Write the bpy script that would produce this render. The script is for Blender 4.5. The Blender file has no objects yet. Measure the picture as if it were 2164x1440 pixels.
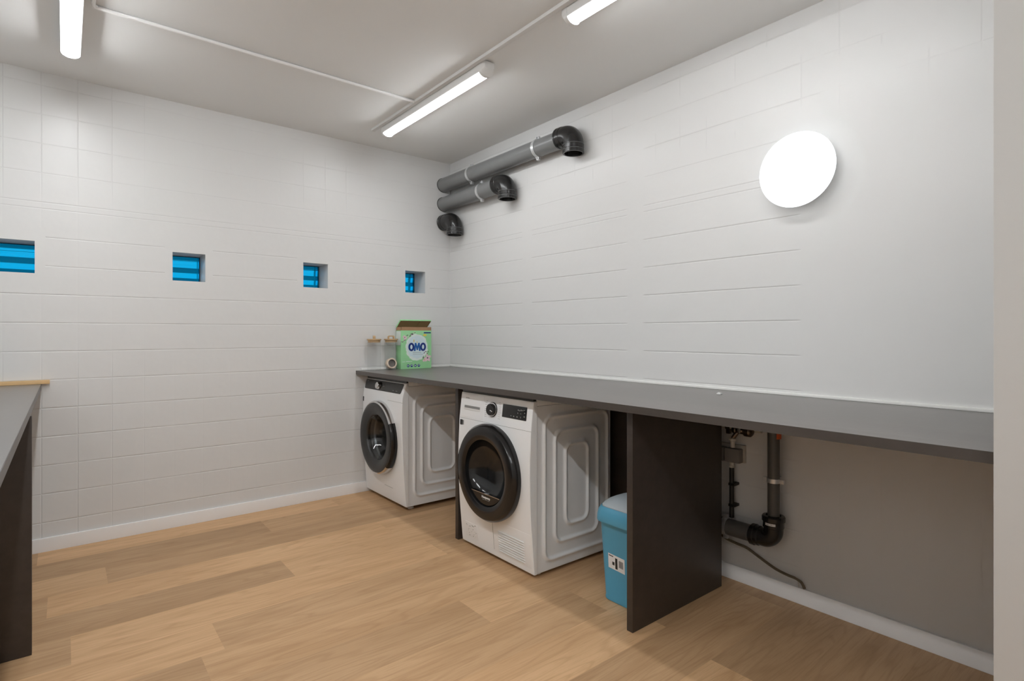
import bpy, bmesh, math, random
from mathutils import Vector, Matrix
random.seed(7)
S = bpy.context.scene
COL = S.collection
PI = math.pi

# ------------------------------------------------------------------ materials
def srgb(r, g, b):
    f = lambda c: (c/255/12.92) if c/255 <= 0.04045 else ((c/255+0.055)/1.055)**2.4
    return (f(r), f(g), f(b), 1)

def new_mat(name):
    m = bpy.data.materials.new(name); m.use_nodes = True
    nt = m.node_tree; nt.nodes.clear()
    out = nt.nodes.new('ShaderNodeOutputMaterial')
    return m, nt, out

class NB:
    """tiny node-builder"""
    def __init__(self, nt): self.nt = nt
    def n(self, t, **kw):
        nd = self.nt.nodes.new(t)
        for k, v in kw.items(): setattr(nd, k, v)
        return nd
    def link(self, a, b): self.nt.links.new(a, b)
    def put(self, sock, v):
        if hasattr(v, 'is_output') or isinstance(v, bpy.types.NodeSocket): self.link(v, sock)
        else: sock.default_value = v
    def m(self, op, a, b=None, c=None, clamp=False):
        nd = self.n('ShaderNodeMath', operation=op, use_clamp=clamp)
        self.put(nd.inputs[0], a)
        if b is not None: self.put(nd.inputs[1], b)
        if c is not None: self.put(nd.inputs[2], c)
        return nd.outputs[0]
    def step(self, x, a, b):
        nd = self.n('ShaderNodeMapRange', interpolation_type='SMOOTHSTEP')
        self.put(nd.inputs[0], x); nd.inputs[1].default_value = a; nd.inputs[2].default_value = b
        return nd.outputs[0]
    def mix(self, f, a, b, blend='MIX'):
        nd = self.n('ShaderNodeMix', data_type='RGBA', blend_type=blend)
        self.put(nd.inputs[0], f); self.put(nd.inputs[6], a); self.put(nd.inputs[7], b)
        return nd.outputs[2]
    def noise(self, vec, scale, detail=3, rough=0.5):
        nd = self.n('ShaderNodeTexNoise'); nd.inputs['Scale'].default_value = scale
        nd.inputs['Detail'].default_value = detail; nd.inputs['Roughness'].default_value = rough
        if vec is not None: self.link(vec, nd.inputs['Vector'])
        return nd.outputs[0]

def pbr(name, col, rough=0.5, metal=0.0, spec=0.5, var=0.05, scale=30, coat=0.0, bump=0.0, bscale=200):
    m, nt, out = new_mat(name); b = NB(nt)
    p = b.n('ShaderNodeBsdfPrincipled'); b.link(p.outputs[0], out.inputs[0])
    tc = b.n('ShaderNodeTexCoord')
    nz = b.noise(tc.outputs['Object'], scale, 3)
    f = b.m('MULTIPLY_ADD', nz, 2*var, 1-var)
    hs = b.n('ShaderNodeHueSaturation'); hs.inputs['Color'].default_value = col
    b.link(f, hs.inputs['Value']); b.link(hs.outputs[0], p.inputs['Base Color'])
    p.inputs['Roughness'].default_value = rough; p.inputs['Metallic'].default_value = metal
    p.inputs['Specular IOR Level'].default_value = spec
    p.inputs['Coat Weight'].default_value = coat; p.inputs['Coat Roughness'].default_value = 0.08
    if bump:
        bn = b.n('ShaderNodeBump'); bn.inputs['Strength'].default_value = bump; bn.inputs['Distance'].default_value = 0.001
        b.link(b.noise(tc.outputs['Object'], bscale, 2), bn.inputs['Height']); b.link(bn.outputs[0], p.inputs['Normal'])
    return m

def emit(name, col, st):
    m, nt, out = new_mat(name); b = NB(nt)
    e = b.n('ShaderNodeEmission'); e.inputs[0].default_value = col; e.inputs[1].default_value = st
    b.link(e.outputs[0], out.inputs[0]); return m

def thin_glass(name, tint, gloss_rough=0.02, boost=1.0):
    m, nt, out = new_mat(name); b = NB(nt)
    t = b.n('ShaderNodeBsdfTransparent'); t.inputs[0].default_value = tint
    g = b.n('ShaderNodeBsdfGlossy'); g.inputs['Roughness'].default_value = gloss_rough
    lw = b.n('ShaderNodeLayerWeight'); lw.inputs[0].default_value = 0.5
    mx = b.n('ShaderNodeMixShader')
    fr = b.m('MULTIPLY_ADD', b.m('POWER', lw.outputs['Facing'], 4.0), 0.75, 0.04)
    b.link(b.m('MULTIPLY', fr, boost, clamp=True), mx.inputs[0])
    b.link(t.outputs[0], mx.inputs[1]); b.link(g.outputs[0], mx.inputs[2]); b.link(mx.outputs[0], out.inputs[0])
    return m

# painted tile wall: joints of a 149 mm grid, filled smooth in places
def wall_mat(name, axis):
    m, nt, out = new_mat(name); b = NB(nt)
    p = b.n('ShaderNodeBsdfPrincipled'); b.link(p.outputs[0], out.inputs[0])
    tc = b.n('ShaderNodeTexCoord'); sx = b.n('ShaderNodeSeparateXYZ'); b.link(tc.outputs['Object'], sx.inputs[0])
    u = sx.outputs[0] if axis == 'x' else sx.outputs[1]; z = sx.outputs[2]
    def lines(v, origin, pitch, hw):
        t = b.m('FRACT', b.m('DIVIDE', b.m('SUBTRACT', v, origin), pitch))
        d = b.m('MULTIPLY', b.m('SUBTRACT', 0.5, b.m('ABSOLUTE', b.m('SUBTRACT', t, 0.5))), pitch)
        return b.m('SUBTRACT', 1.0, b.step(d, hw*0.25, hw))
    low = b.m('LESS_THAN', z, 1.80)
    hl = b.m('MULTIPLY', lines(z, 0.150, 0.149, 0.0042), low)
    hh = b.m('MULTIPLY', lines(z, 1.822, 0.1525, 0.0042), b.m('SUBTRACT', 1.0, low))
    H = b.m('MAXIMUM', hl, hh)
    wob = b.noise(tc.outputs['Object'], 1.7, 2)
    wob2 = b.noise(tc.outputs['Object'], 5.0, 2)
    if axis == 'x':
        V = lines(u, -2.508, 0.149, 0.0036)
        vs = b.m('SUBTRACT', 1.0, b.step(b.m('MULTIPLY_ADD', wob, 0.5, u), -2.12, -1.72))
        low_f = b.m('MULTIPLY', b.step(z, 0.8, 1.1), b.m('SUBTRACT', 1.0, b.step(z, 1.8, 2.05)))
        vs = b.m('MULTIPLY', b.m('MULTIPLY_ADD', vs, 0.62, 0.04), b.m('MULTIPLY_ADD', low_f, -0.93, 1.0))
        hs = b.m('MULTIPLY_ADD', b.m('SUBTRACT', 1.0, b.step(z, 1.45, 2.1)), 0.65, 0.3)
        hs = b.m('MULTIPLY', hs, b.m('MULTIPLY_ADD', b.step(wob2, 0.35, 0.6), 0.5, 0.5))
        pb = b.m('MULTIPLY', b.m('MULTIPLY', b.step(u, -1.30, -1.20), b.m('SUBTRACT', 1.0, b.step(u, -0.86, -0.76))), b.m('MULTIPLY', b.step(z, 1.98, 2.08), b.m('SUBTRACT', 1.0, b.step(z, 2.30, 2.42))))
        vs = b.m('MAXIMUM', vs, b.m('MULTIPLY', pb, 0.45)); hs = b.m('MAXIMUM', hs, b.m('MULTIPLY', pb, 0.5))
        lf = b.m('MULTIPLY', b.m('SUBTRACT', 1.0, b.step(u, -2.25, -1.75)), 0.55)
        hs = b.m('MAXIMUM', hs, lf)
        # filler round the small windows hides the joints there
        for c in (-2.617, -1.8355, -1.0815, -0.316):
            dx = b.m('ABSOLUTE', b.m('SUBTRACT', u, c)); dz = b.m('ABSOLUTE', b.m('SUBTRACT', z, 1.533))
            inb = b.m('MULTIPLY', b.m('LESS_THAN', dx, 0.125), b.m('LESS_THAN', dz, 0.16))
            hs = b.m('MULTIPLY', hs, b.m('SUBTRACT', 1.0, inb)); vs = b.m('MULTIPLY', vs, b.m('SUBTRACT', 1.0, inb))
    else:
        V = lines(u, -2.730, 0.1478, 0.0036)
        up = b.step(b.m('MULTIPLY_ADD', wob, 0.25, z), 2.14, 2.24)
        vs = b.m('MULTIPLY', up, b.m('MULTIPLY_ADD', b.step(wob2, 0.48, 0.58), 0.40, 0.03))
        vs = b.m('ADD', vs, b.m('MULTIPLY', b.m('LESS_THAN', z, 0.85), 0.12))
        seg = None
        for a0, a1 in ((-0.90, 0.05), (-1.795, -1.005), (-2.72, -1.92)):
            s = b.m('MULTIPLY', b.step(u, a0-0.015, a0+0.01), b.m('SUBTRACT', 1.0, b.step(u, a1-0.01, a1+0.015)))
            seg = s if seg is None else b.m('ADD', seg, s)
        hs = b.m('MULTIPLY', seg, b.m('SUBTRACT', 1.0, b.m('MULTIPLY', b.step(z, 1.5, 2.0), 0.45)))
        hs = b.m('MULTIPLY', hs, b.m('MULTIPLY_ADD', b.m('LESS_THAN', z, 0.85), -0.7, 1.0))
        hs = b.m('ADD', hs, b.m('MULTIPLY', up, b.m('MULTIPLY', b.step(wob2, 0.48, 0.58), 0.38)))
    g = b.m('MAXIMUM', b.m('MULTIPLY', H, hs), b.m('MULTIPLY', V, vs))
    undul = b.m('MULTIPLY', b.noise(tc.outputs['Object'], 9.0, 2), 0.0012)
    hgt = b.m('MULTIPLY_ADD', g, -0.0014, undul)
    bn = b.n('ShaderNodeBump'); bn.inputs['Strength'].default_value = 1.0; bn.inputs['Distance'].default_value = 1.0
    b.link(hgt, bn.inputs['Height']); b.link(bn.outputs[0], p.inputs['Normal'])
    c = b.mix(b.m('MULTIPLY', g, 0.25), (0.735, 0.733, 0.725, 1), (0.53, 0.528, 0.52, 1))
    b.link(c, p.inputs['Base Color'])
    p.inputs['Roughness'].default_value = 0.34; p.inputs['Specular IOR Level'].default_value = 0.35
    return m

def floor_mat():
    m, nt, out = new_mat('oak_plank_vinyl'); b = NB(nt)
    p = b.n('ShaderNodeBsdfPrincipled'); b.link(p.outputs[0], out.inputs[0])
    at = b.n('ShaderNodeAttribute', attribute_name='tone', attribute_type='GEOMETRY')
    sp = b.n('ShaderNodeSeparateColor'); b.link(at.outputs['Color'], sp.inputs[0])
    tone, ox = sp.outputs[0], sp.outputs[1]
    tc = b.n('ShaderNodeTexCoord')
    mp = b.n('ShaderNodeVectorMath', operation='MULTIPLY'); b.link(tc.outputs['Object'], mp.inputs[0]); mp.inputs[1].default_value = (1.3, 11, 1)
    cb = b.n('ShaderNodeCombineXYZ'); b.link(b.m('MULTIPLY', ox, 37.0), cb.inputs[0]); b.link(b.m('MULTIPLY', ox, 91.0), cb.inputs[1])
    ad = b.n('ShaderNodeVectorMath', operation='ADD'); b.link(mp.outputs[0], ad.inputs[0]); b.link(cb.outputs[0], ad.inputs[1])
    v = ad.outputs[0]
    broad = b.noise(v, 1.0, 3, 0.55)
    # cathedral figure: contour lines of a slow noise
    slow = b.noise(v, 0.55, 2, 0.45)
    ring = b.m('FRACT', b.m('MULTIPLY', slow, 16.0))
    ring = b.m('ABSOLUTE', b.m('SUBTRACT', ring, 0.5))
    ring = b.step(ring, 0.28, 0.5)
    f2 = b.n('ShaderNodeVectorMath', operation='MULTIPLY'); b.link(v, f2.inputs[0]); f2.inputs[1].default_value = (3.2, 9, 1)
    fine = b.noise(f2.outputs[0], 1.6, 4, 0.7)
    c = b.mix(b.step(broad, 0.3, 0.7), srgb(182, 146, 108), srgb(198, 162, 123))
    c = b.mix(b.m('MULTIPLY', ring, 0.22), c, srgb(148, 109, 72))
    c = b.mix(b.m('MULTIPLY', b.step(fine, 0.45, 0.75), 0.35), c, srgb(150, 112, 76))
    hs = b.n('ShaderNodeHueSaturation'); b.link(c, hs.inputs['Color'])
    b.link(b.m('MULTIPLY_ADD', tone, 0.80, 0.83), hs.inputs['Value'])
    hs.inputs['Saturation'].default_value = 1.0
    b.link(hs.outputs[0], p.inputs['Base Color'])
    b.link(b.m('MULTIPLY_ADD', fine, 0.15, 0.40), p.inputs['Roughness'])
    p.inputs['Specular IOR Level'].default_value = 0.3
    bn = b.n('ShaderNodeBump'); bn.inputs['Strength'].default_value = 0.25; bn.inputs['Distance'].default_value = 0.0006
    b.link(fine, bn.inputs['Height']); b.link(bn.outputs[0], p.inputs['Normal'])
    return m

def laminate(name, c0, c1, rough):
    m, nt, out = new_mat(name); b = NB(nt)
    p = b.n('ShaderNodeBsdfPrincipled'); b.link(p.outputs[0], out.inputs[0])
    tc = b.n('ShaderNodeTexCoord')
    mp = b.n('ShaderNodeVectorMath', operation='MULTIPLY'); b.link(tc.outputs['Object'], mp.inputs[0]); mp.inputs[1].default_value = (9, 0.9, 9)
    n1 = b.noise(mp.outputs[0], 2.2, 3, 0.5); n2 = b.noise(tc.outputs['Object'], 60, 3, 0.6)
    f = b.m('MULTIPLY_ADD', n2, 0.30, b.m('MULTIPLY', n1, 0.75))
    b.link(b.mix(b.step(f, 0.2, 0.9), c0, c1), p.inputs['Base Color'])
    b.link(b.m('MULTIPLY_ADD', n1, 0.06, rough-0.03), p.inputs['Roughness'])
    p.inputs['Specular IOR Level'].default_value = 0.75
    return m

M = {}
M['wall_x'] = wall_mat('white_painted_tiles_back', 'x')
M['wall_y'] = wall_mat('white_painted_tiles_right', 'y')
M['paint'] = pbr('white_wall_paint', (0.75, 0.748, 0.74, 1), 0.6, spec=0.3, var=0.01, scale=3)
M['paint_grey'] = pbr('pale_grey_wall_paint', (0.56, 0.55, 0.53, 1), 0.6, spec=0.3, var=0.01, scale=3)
M['ceil'] = pbr('ceiling_paint', (0.845, 0.85, 0.845, 1), 0.8, spec=0.2, var=0.012, scale=2)
M['trim'] = pbr('white_trim_paint', (0.92, 0.92, 0.92, 1), 0.35, var=0.01, scale=5)
M['bead'] = pbr('white_sealant', (0.88, 0.88, 0.86, 1), 0.45, var=0.02, scale=40)
M['floor'] = floor_mat()
M['top'] = laminate('dark_stone_laminate', srgb(100, 96, 92), srgb(117, 113, 109), 0.31)
M['edge'] = laminate('dark_laminate_edge', srgb(66, 60, 56), srgb(80, 74, 69), 0.36)
M['panel'] = laminate('dark_board', srgb(44, 37, 33), srgb(62, 53, 48), 0.48)
M['enamel'] = pbr('white_enamel', (0.915, 0.93, 0.94, 1), 0.28, var=0.01, scale=8)
M['white_plastic'] = pbr('white_plastic', (0.78, 0.78, 0.77, 1), 0.4, var=0.015, scale=12)
M['black_gloss'] = pbr('black_gloss_plastic', (0.009, 0.009, 0.0095, 1), 0.2, var=0.05, scale=20)
M['black_display'] = pbr('black_display_glass', (0.010, 0.011, 0.012, 1), 0.12, var=0.05, scale=20)
M['dark_grey'] = pbr('dark_grey_plastic', (0.035, 0.036, 0.036, 1), 0.38, var=0.05, scale=30)
M['black_rubber'] = pbr('black_rubber_plastic', (0.012, 0.012, 0.012, 1), 0.42, var=0.08, scale=30)
M['pipe_grey'] = pbr('grey_pvc', (0.20, 0.204, 0.205, 1), 0.30, var=0.04, scale=20)
M['pipe_dark'] = pbr('dark_grey_pvc', (0.105, 0.10, 0.095, 1), 0.4, var=0.04, scale=20)
M['pipe_black'] = pbr('black_pvc', (0.016, 0.0155, 0.0155, 1), 0.25, var=0.06, scale=25)
M['zinc'] = pbr('zinc_plated_steel', (0.74, 0.75, 0.76, 1), 0.34, metal=0.75, var=0.1, scale=60)
M['chrome'] = pbr('chrome', (0.72, 0.72, 0.72, 1), 0.16, metal=1.0, var=0.03, scale=20)
M['steel'] = pbr('drum_steel', (0.55, 0.55, 0.56, 1), 0.3, metal=1.0, var=0.06, scale=20)
M['bronze'] = pbr('dark_brass', (0.16, 0.12, 0.09, 1), 0.3, metal=0.9, var=0.15, scale=60)
M['grey_plastic'] = pbr('grey_plastic', (0.22, 0.21, 0.20, 1), 0.5, var=0.03, scale=20)
M['cream_plastic'] = pbr('cream_plastic', (0.55, 0.52, 0.46, 1), 0.45, var=0.03, scale=20)
M['orange'] = pbr('orange_plastic', srgb(206, 92, 40), 0.45, var=0.04, scale=30)
M['cable'] = pbr('brown_grey_cable', srgb(104, 92, 74), 0.5, var=0.1, scale=60)
M['blue'] = pbr('blue_plastic', srgb(84, 160, 192), 0.42, var=0.02, scale=15, bump=0.15, bscale=300)
M['pale_grey'] = pbr('pale_grey_plastic', srgb(176, 186, 192), 0.42, var=0.02, scale=15, bump=0.15, bscale=300)
M['label'] = pbr('white_paper_label', (0.8, 0.8, 0.79, 1), 0.55, var=0.02, scale=40)
M['ink'] = pbr('dark_ink', (0.02, 0.02, 0.02, 1), 0.5, var=0.05, scale=40)
M['ink_grey'] = pbr('grey_ink', (0.24, 0.24, 0.24, 1), 0.5, var=0.05, scale=40)
M['ink_pale'] = pbr('pale_grey_ink', (0.50, 0.50, 0.50, 1), 0.5, var=0.05, scale=40)
M['white_ink'] = pbr('white_ink', (0.85, 0.85, 0.85, 1), 0.5, var=0.02, scale=40)
M['wood_lid'] = pbr('bamboo', srgb(190, 160, 120), 0.5, var=0.2, scale=90)
M['batten'] = pbr('pale_pine', srgb(222, 186, 136), 0.5, var=0.1, scale=25)
M['card'] = pbr('brown_cardboard', srgb(172, 134, 100), 0.75, var=0.06, scale=50)
M['green'] = pbr('green_carton_print', srgb(160, 221, 163), 0.42, var=0.12, scale=12)
M['green_side'] = pbr('green_carton_side', srgb(136, 198, 140), 0.42, var=0.15, scale=14)
M['pale_print'] = pbr('pale_print', srgb(226, 238, 232), 0.45, var=0.05, scale=30)
M['navy'] = pbr('navy_print', srgb(14, 48, 126), 0.4, var=0.15, scale=40)
M['pale_blue'] = pbr('pale_blue_print', srgb(214, 232, 236), 0.45, var=0.05, scale=30)
M['sage'] = pbr('sage_print', srgb(92, 136, 92), 0.45, var=0.2, scale=60)
M['blue_print'] = pbr('blue_print', srgb(16, 92, 168), 0.4, var=0.15, scale=40)
M['teal'] = pbr('teal_print', srgb(22, 132, 190), 0.4, var=0.1, scale=40)
M['yellow'] = pbr('yellow_print', srgb(236, 208, 84), 0.45, var=0.1, scale=40)
M['pink'] = pbr('pink_print', srgb(236, 206, 214), 0.45, var=0.1, scale=60)
M['plum'] = pbr('plum_print', srgb(112, 82, 106), 0.45, var=0.2, scale=60)
M['beige'] = pbr('beige_plastic', srgb(226, 205, 184), 0.5, var=0.05, scale=30)
M['cup_in'] = pbr('grey_inside', srgb(120, 114, 110), 0.6, var=0.1, scale=30)
M['jar_glass'] = thin_glass('clear_jar_glass', (0.993, 0.995, 0.994, 1), 0.03, 0.22)
M['door_glass'] = thin_glass('tinted_door_glass', (0.42, 0.44, 0.45, 1), 0.03, 1.6)
M['tube'] = emit('lit_tube_diffuser', (0.965, 0.985, 1.0, 1), 28.5)
M['tube_strong'] = emit('lit_strong_tube_diffuser', (0.965, 0.985, 1.0, 1), 66.0)
M['tube_mid'] = emit('lit_mid_tube_diffuser', (0.965, 0.985, 1.0, 1), 46.0)
M['disc'] = emit('lit_disc_diffuser', (0.93, 0.97, 1.0, 1), 1.7)

def glass_block_mat():
    m, nt, out = new_mat('blue_glass_block'); b = NB(nt)
    g = b.n('ShaderNodeBsdfRefraction'); g.inputs['Color'].default_value = (0.05, 0.62, 0.84, 1)
    g.inputs['Roughness'].default_value = 0.06; g.inputs['IOR'].default_value = 1.45
    s = b.n('ShaderNodeBsdfGlossy'); s.inputs['Roughness'].default_value = 0.05; s.inputs['Color'].default_value = (0.5, 0.85, 1, 1)
    fr = b.n('ShaderNodeFresnel'); fr.inputs[0].default_value = 1.45
    mx = b.n('ShaderNodeMixShader'); b.link(fr.outputs[0], mx.inputs[0])
    b.link(g.outputs[0], mx.inputs[1]); b.link(s.outputs[0], mx.inputs[2]); b.link(mx.outputs[0], out.inputs[0])
    return m
M['glass_block'] = glass_block_mat()

# ------------------------------------------------------------------ mesh helpers (all coordinates are world metres)
def base_of(p):
    return Vector(p['_base']) if p is not None else Vector((0, 0, 0))
BASES = {}
def link_mesh(name, me, mat, parent=None):
    o = bpy.data.objects.new(name, me); COL.objects.link(o)
    if mat is not None: me.materials.append(mat)
    if parent is not None:
        bs = BASES[parent.name]; me.transform(Matrix.Translation(-bs)); o.parent = parent; BASES[o.name] = bs
    else: BASES[o.name] = Vector((0, 0, 0))
    return o
def obj(name, bm, mat, parent=None, smooth=30, loc=None):
    bmesh.ops.recalc_face_normals(bm, faces=bm.faces)
    me = bpy.data.meshes.new(name); bm.to_mesh(me); bm.free()
    if smooth:
        for f in me.polygons: f.use_smooth = True
        me.set_sharp_from_angle(angle=math.radians(smooth))
    o = link_mesh(name, me, mat, parent)
    if parent is None and loc is not None:      # origin at the thing's own base
        me.transform(Matrix.Translation(-Vector(loc))); o.location = loc; BASES[o.name] = Vector(loc)
    return o
def thing(name, label, cat, loc, group=None):
    o = bpy.data.objects.new(name, None); COL.objects.link(o)
    o.location = loc; o.empty_display_size = 0.1
    o['label'] = label; o['category'] = cat
    if group: o['group'] = group
    BASES[o.name] = Vector(loc)
    return o
def tag(o, label, cat, group=None):
    o['label'] = label; o['category'] = cat
    if group: o['group'] = group
    return o
def struct(o): o['kind'] = 'structure'; return o

def box(bm, x0, x1, y0, y1, z0, z1, bev=0.0, seg=2):
    t = bmesh.new()
    bmesh.ops.create_cube(t, size=1)
    for v in t.verts:
        v.co = Vector((x0+(v.co.x+.5)*(x1-x0), y0+(v.co.y+.5)*(y1-y0), z0+(v.co.z+.5)*(z1-z0)))
    if bev: bmesh.ops.bevel(t, geom=t.edges[:], offset=bev, segments=seg, affect='EDGES', profile=0.7)
    merge(bm, t)
def merge(bm, t, mtx=None):
    me = bpy.data.meshes.new('tmp'); 
    if mtx is not None: t.transform(mtx)
    t.to_mesh(me); t.free(); bm.from_mesh(me); bpy.data.meshes.remove(me)
def B(*a, **k):
    bm = bmesh.new(); box(bm, *a, **k); return bm

def ring_frame(T):
    T = Vector(T).normalized()
    up = Vector((0, 0, 1)) if abs(T.z) < 0.9 else Vector((0, 1, 0))
    a = T.cross(up).normalized(); b2 = a.cross(T).normalized()
    return a, b2
def lathe(bm, prof, origin, axis, seg=48, cap0=False, cap1=False, a0=0, a1=2*PI):
    """prof: (distance along axis, radius)"""
    A = Vector(axis).normalized(); u, w = ring_frame(A); O = Vector(origin)
    full = abs(a1-a0-2*PI) < 1e-6
    n = seg if full else seg+1
    rings = []
    for d, r in prof:
        if r < 1e-6: rings.append([bm.verts.new(O+A*d)]); continue
        rings.append([bm.verts.new(O+A*d+(u*math.cos(a0+(a1-a0)*k/seg)+w*math.sin(a0+(a1-a0)*k/seg))*r) for k in range(n)])
    for i in range(len(rings)-1):
        p, q = rings[i], rings[i+1]
        for k in range(seg):
            k2 = (k+1) % n
            if len(p) == 1 and len(q) == 1: continue
            if len(p) == 1: bm.faces.new((p[0], q[k], q[k2]))
            elif len(q) == 1: bm.faces.new((p[k], q[0], p[k2]))
            else: bm.faces.new((p[k], q[k], q[k2], p[k2]))
    if cap0 and len(rings[0]) > 2: bm.faces.new(rings[0])
    if cap1 and len(rings[-1]) > 2: bm.faces.new(rings[-1])
    return rings
def sweep(bm, nodes, seg=24, cap0=True, cap1=True):
    """nodes: (point, radius, tangent)"""
    rings = []; prev = None
    for P, r, T in nodes:
        T = Vector(T).normalized()
        if prev is None: a, b2 = ring_frame(T)
        else:
            a = prev - T*prev.dot(T)
            a = a.normalized() if a.length > 1e-5 else ring_frame(T)[0]
            b2 = a.cross(T).normalized()
        prev = a
        rings.append([bm.verts.new(Vector(P)+(a*math.cos(2*PI*k/seg)+b2*math.sin(2*PI*k/seg))*r) for k in range(seg)])
    for i in range(len(rings)-1):
        for k in range(seg):
            bm.faces.new((rings[i][k], rings[i+1][k], rings[i+1][(k+1) % seg], rings[i][(k+1) % seg]))
    if cap0: bm.faces.new(rings[0])
    if cap1: bm.faces.new(rings[-1])
def smooth_path(pts, n=8):
    P = [Vector(p) for p in pts]; out = []
    for i in range(len(P)-1):
        p0 = P[max(i-1, 0)]; p1 = P[i]; p2 = P[i+1]; p3 = P[min(i+2, len(P)-1)]
        for k in range(n):
            t = k/n
            out.append(0.5*((2*p1)+(p2-p0)*t+(2*p0-5*p1+4*p2-p3)*t*t+(3*p1-p0-3*p2+p3)*t**3))
    out.append(P[-1]); return out
def hose(bm, pts, r, seg=12, n=8):
    Q = smooth_path(pts, n)
    sweep(bm, [(Q[i], r, Q[min(i+1, len(Q)-1)]-Q[max(i-1, 0)]) for i in range(len(Q))], seg)
def rrect(hx, hy, r, n=6):
    out = []
    for cx, cy, a in ((hx-r, hy-r, 0), (-hx+r, hy-r, PI/2), (-hx+r, -hy+r, PI), (hx-r, -hy+r, 1.5*PI)):
        for k in range(n+1):
            t = a+PI/2*k/n; out.append((cx+r*math.cos(t), cy+r*math.sin(t)))
    return out
def loft(bm, loops, cap0=True, cap1=True):
    R = [[bm.verts.new(Vector(p)) for p in L] for L in loops]
    n = len(R[0])
    for i in range(len(R)-1):
        for k in range(n): bm.faces.new((R[i][k], R[i+1][k], R[i+1][(k+1) % n], R[i][(k+1) % n]))
    if cap0: bm.faces.new(R[0])
    if cap1: bm.faces.new(R[-1])
def text_obj(name, body, size, mtx, mat, parent, extrude=0.0006, align='CENTER', bold=0.0, width=1.0):
    c = bpy.data.curves.new('t', 'FONT'); c.body = body; c.size = size; c.extrude = extrude
    c.align_x = align; c.align_y = 'CENTER'; c.offset = bold; c.space_character = 1.0+bold*22; c.resolution_u = 4
    t = bpy.data.objects.new('t', c); COL.objects.link(t)
    dg = bpy.context.evaluated_depsgraph_get()
    me = bpy.data.meshes.new_from_object(t.evaluated_get(dg)); bpy.data.objects.remove(t); bpy.data.curves.remove(c)
    me.transform(Matrix.Diagonal((width, 1, 1, 1))); me.transform(mtx); me.name = name
    me.materials.clear()
    return link_mesh(name, me, mat, parent)
def boolean_cut(o, cutter_bm):
    me = bpy.data.meshes.new('cut'); bmesh.ops.recalc_face_normals(cutter_bm, faces=cutter_bm.faces); cutter_bm.to_mesh(me); cutter_bm.free()
    par = o.parent
    if par is not None: me.transform(Matrix.Translation(-BASES[par.name]))
    c = bpy.data.objects.new('cut', me); COL.objects.link(c); c.parent = par
    md = o.modifiers.new('b', 'BOOLEAN'); md.operation = 'DIFFERENCE'; md.object = c; md.solver = 'EXACT'
    dg = bpy.context.evaluated_depsgraph_get(); dg.update()
    nm = bpy.data.meshes.new_from_object(o.evaluated_get(dg)); o.modifiers.clear()
    old = o.data; o.data = nm; nm.name = old.name
    bpy.data.objects.remove(c)
    for f in nm.polygons: f.use_smooth = True
    nm.set_sharp_from_angle(angle=math.radians(30))
def copy_thing(src, dloc, label, group=None):
    r = src.copy(); COL.objects.link(r); r.location = Vector(src.location)+Vector(dloc); r['label'] = label
    if group: r['group'] = group
    BASES[r.name] = Vector(r.location)
    for ch in [o for o in bpy.data.objects if o.parent == src]:
        c = ch.copy(); COL.objects.link(c); c.parent = r
        for g in [o for o in bpy.data.objects if o.parent == ch]:
            d = g.copy(); COL.objects.link(d); d.parent = c
    return r
FACE_MX = lambda x, y, z: Matrix(((0, 0, -1, x), (-1, 0, 0, y), (0, 1, 0, z), (0, 0, 0, 1)))     # text on a face looking along -X
FACE_MY = lambda x, y, z: Matrix(((1, 0, 0, x), (0, 0, -1, y), (0, 1, 0, z), (0, 0, 0, 1)))      # text on a face looking along -Y

# ------------------------------------------------------------------ room shell
H = 2.5
XL, YF = -3.30, -3.503          # left wall face, room-side face of the doorway wall
# floor: individual planks 228 mm wide, joints where the photo shows them
def build_floor():
    bm = bmesh.new(); lay = bm.loops.layers.color.new('tone')
    W = 0.2275; L = 1.52
    fixed = {0: [-1.0], 1: [-1.49], 2: [-2.26], 3: [-0.95], 4: [-1.572], 5: [-2.396], 6: [-1.964], 7: [-0.52], 8: [-1.107], 9: [-2.2], 10: [-0.60], 11: [-0.095], 12: [-0.66], 13: [-0.78], 14: [-0.95], 15: [-0.85]}
    # tone (0 dark .. 1 light) of some planks read off the photo, by row and by side of the joint; dark right-hand ones also hold the shade under the worktop
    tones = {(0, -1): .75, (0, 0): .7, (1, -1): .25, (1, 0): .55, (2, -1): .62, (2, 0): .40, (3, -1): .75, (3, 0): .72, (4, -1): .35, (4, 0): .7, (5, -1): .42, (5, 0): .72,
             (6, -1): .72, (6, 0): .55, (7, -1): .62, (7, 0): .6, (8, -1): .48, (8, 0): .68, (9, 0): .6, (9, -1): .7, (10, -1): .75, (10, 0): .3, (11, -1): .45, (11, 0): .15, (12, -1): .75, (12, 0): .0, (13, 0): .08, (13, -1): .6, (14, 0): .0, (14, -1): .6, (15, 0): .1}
    y = 0.017; row = 0
    while y > -5.6:
        y1 = y-W; j = fixed.get(row, [random.uniform(-2, 0)])[0]
        k = math.floor((-3.6-j)/L)
        while j+k*L < 0.15:
            xa, xb = max(j+k*L, -3.5), min(j+(k+1)*L, 0.15)
            if xb > xa:
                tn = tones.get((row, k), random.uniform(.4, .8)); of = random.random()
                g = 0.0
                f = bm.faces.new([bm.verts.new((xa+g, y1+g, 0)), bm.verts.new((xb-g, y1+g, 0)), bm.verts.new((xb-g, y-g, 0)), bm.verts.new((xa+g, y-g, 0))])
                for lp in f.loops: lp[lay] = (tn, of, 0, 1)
            k += 1
        y = y1; row += 1
    # slab below
    box(bm, -3.5, 0.15, -5.6, 0.3, -0.12, -0.002)
    return struct(obj('floor', bm, M['floor'], smooth=0))
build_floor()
struct(obj('ceiling', B(-3.5, 0.2, -5.6, 0.3, H, H+0.12), M['ceil'], smooth=0))

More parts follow.
